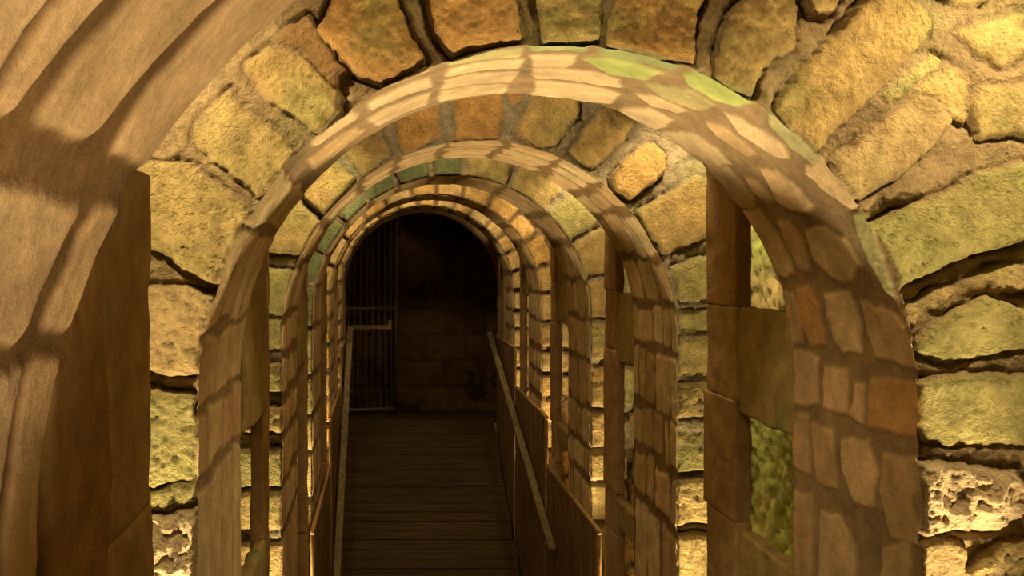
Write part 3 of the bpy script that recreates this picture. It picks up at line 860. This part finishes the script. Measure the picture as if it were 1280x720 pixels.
# ------------------------------------------------------------------ handrails with iron brackets
def handrail(path, side, label, tail=None):
    p = [np.array(q, float) + np.array((0, 0, EYE)) for q in path]
    base = p[0].copy(); base[2] = 0
    root = empty('handrail', base, label, 'handrail', None, 'thing')
    def bar(a, b_, w, h, name, mat, par):
        a, b_ = np.array(a), np.array(b_)
        t = (b_ - a); L_ = np.linalg.norm(t); t = t / L_
        xdir = np.array((1.0, 0, 0)) if abs(t[0]) < 0.9 else np.array((0, 1.0, 0))
        up = np.cross(xdir, t); up /= np.linalg.norm(up); xd = np.cross(t, up)
        V, Q = [], []
        prof = [(-.5, -.35), (-.35, -.5), (.35, -.5), (.5, -.35), (.5, .35), (.35, .5), (-.35, .5), (-.5, .35)]
        for e in np.linspace(0, 1, 9):
            for (c, d) in prof: V.append(a + t * L_ * e + xd * c * w + up * d * h - base)
        for i in range(8):
            for k in range(8):
                k2 = (k + 1) % 8
                Q.append((i * 8 + k, i * 8 + k2, i * 8 + 8 + k2, i * 8 + 8 + k))
        for i, fl in ((0, 0), (64, 1)):
            for qd in ((0, 1, 2, 3), (0, 3, 4, 7), (4, 5, 6, 7)):
                Q.append(tuple(i + j for j in (qd if fl else qd[::-1])))
        return link(name, mesh_from(V, Q, None, name, False), mat, par)
    rail = bar(p[0], p[1], 0.05, 0.042, 'rail', M_RAIL, root)
    if tail:
        q = [np.array(t_, float) + np.array((0, 0, EYE)) for t_ in tail]
        bar(q[0], q[1], 0.03, 0.04, 'end_bar', M_RAIL, root)
        bar(q[1] - np.array((0, 0, .015)), q[2], 0.034, 0.034, 'end_knob', M_RAIL, root)
    for k in range(6):
        f = 0.06 + 0.88 * k / 5
        c = p[0] + (p[1] - p[0]) * f - np.array((0, 0, 0.03))
        xw = XR - 0.023 if side > 0 else XL + 0.023
        bb = Box()
        lo = (min(c[0], xw), c[1] - 0.012, c[2] - 0.012); hi = (max(c[0], xw), c[1] + 0.012, c[2] + 0.005)
        bb.add(lo, hi, res=0.2, r=0.002)
        bb.build('bracket', M_BRACKET, root, tuple(base))
    return root
handrail([(-0.322, 8.95, -0.655), (-0.322, 6.1, -2.32)], -1, 'left flat handrail with a short level return bar by the gate',
         tail=[(-0.335, 8.96, -0.655), (0.045, 8.96, -0.652), (0.045, 8.96, -0.585)])
handrail([(1.015, 9.3, -0.736), (1.068, 6.1, -1.87)], 1, 'right flat handrail sloping down along the boarded parapets')

# ------------------------------------------------------------------ barred gate, standing open in the dark room
root = empty('barred_gate', (-0.3, 9.8, ZR), 'dark iron gate of slim upright bars left of the dark doorway', 'gate')
gx0, gx1, gy0, gy1 = -0.60, 0.115, 9.72, 9.88
base = np.array((-0.3, 9.8, ZR))
def gp(t, z): return np.array((gx0 + (gx1 - gx0) * t, gy0 + (gy1 - gy0) * t, EYE + z)) - base
def tube_obj(a, b_, r, name, sides=10):
    V, Q = tube([a, (np.array(a) + np.array(b_)) / 2, b_], r, sides)
    return link(name, mesh_from(V, Q, None, name), M_IRON, root)
for k in range(11):
    t = (k + 0.7) / 11.6
    tube_obj(gp(t, -1.55), gp(t, 0.62), 0.0085, 'bar', 8)
for z, nm in ((-1.555, 'bottom_rail'), (-0.52, 'middle_rail'), (0.62, 'top_rail')):
    tube_obj(gp(0, z), gp(1, z), 0.02, nm)
for t in (0, 1):
    tube_obj(gp(t, -1.58), gp(t, 0.64), 0.022, 'stile')

# ------------------------------------------------------------------ lamps: unseen, low and high in the gaps; crown and gate fill added
WARM = (1.0, 0.755, 0.395)
def spot(loc, aim, power, angle=78, blend=0.6, size=0.05):
    l = bpy.data.lights.new('unseen_spot', 'SPOT')
    l.energy = power; l.color = WARM; l.spot_size = math.radians(angle); l.spot_blend = blend; l.shadow_soft_size = size
    o = bpy.data.objects.new('unseen_spot', l); col.objects.link(o)
    a = np.array(loc, float); b_ = np.array(aim, float)
    from mathutils import Vector
    o.location = (a[0], a[1], a[2] + EYE)
    o.rotation_euler = Vector(b_ - a).to_track_quat('-Z', 'Y').to_euler()
    return o
gaps = [(YA1, YB0, 1.0), (YB1, YC0, 1.0), (YC1, YD0, 0.9), (YD1, YE0, 0.9), (YE1, YF0, 0.7)]
for yb, yf, k in gaps:
    wide = yf < 3
    # low pair, washing up into the crown
    for x, ax in ((-0.60 if wide else -0.53, 0.12), (1.33 if wide else 1.26, 0.60)):
        spot((x, yf - 0.37, -1.45 if wide else -1.9), (ax, yf + 0.16, 0.45), (118 if wide else 92) * k, 47, 0.5)
    # high pair up in the gap, behind the preceding arch
    for x, ax in ((-0.62, -0.38), (1.35, 1.11)) if wide else ((-0.36, -0.38), (1.09, 1.11)):
        spot((x, yf - (0.42 if wide else 0.30), 0.72 if wide else 0.64), (ax, yf + 0.1, -0.15), (34 if wide else 16) * k, 100, 0.75, 0.04)
    # unseen fill added over the crown to brighten its stones
    spot((XC, yf - 0.55, 0.80), (XC, yf, 0.40), 6.0 if wide else (17 if yf > 6 else 10), 130, 0.8, 0.06)
# the gap this side of the nearest arch
spot((0.02, -0.1, -1.2), (-0.15, 0.70, 0.42), 85, 58, 0.8, 0.08)
# dim unseen fill added behind the last arch so the gate shows
spot((1.25, YF1 + 0.1, 0.3), (-0.2, 9.8, -0.6), 3, 110, 0.8)

w = bpy.data.worlds.new('world'); sc.world = w; w.use_nodes = True
w.node_tree.nodes['Background'].inputs[0].default_value = (0.02, 0.014, 0.007, 1)
w.node_tree.nodes['Background'].inputs[1].default_value = 1.0

# ------------------------------------------------------------------ camera
cam = bpy.data.cameras.new('camera'); co = bpy.data.objects.new('camera', cam); col.objects.link(co)
co.location = (0, 0, EYE); co.rotation_euler = (math.pi / 2, 0, 0)
cam.sensor_width = 36.0; cam.lens = 36.0 * F / 1280
cam.shift_x = (640 - VU) / 1280; cam.shift_y = (VV - 360) / 1280
cam.clip_start = 0.01
sc.camera = co
sc.view_settings.view_transform = 'Standard'; sc.view_settings.look = 'None'
sc.view_settings.exposure = 0.75; sc.view_settings.gamma = 1.0
sc.view_settings.use_curve_mapping = False
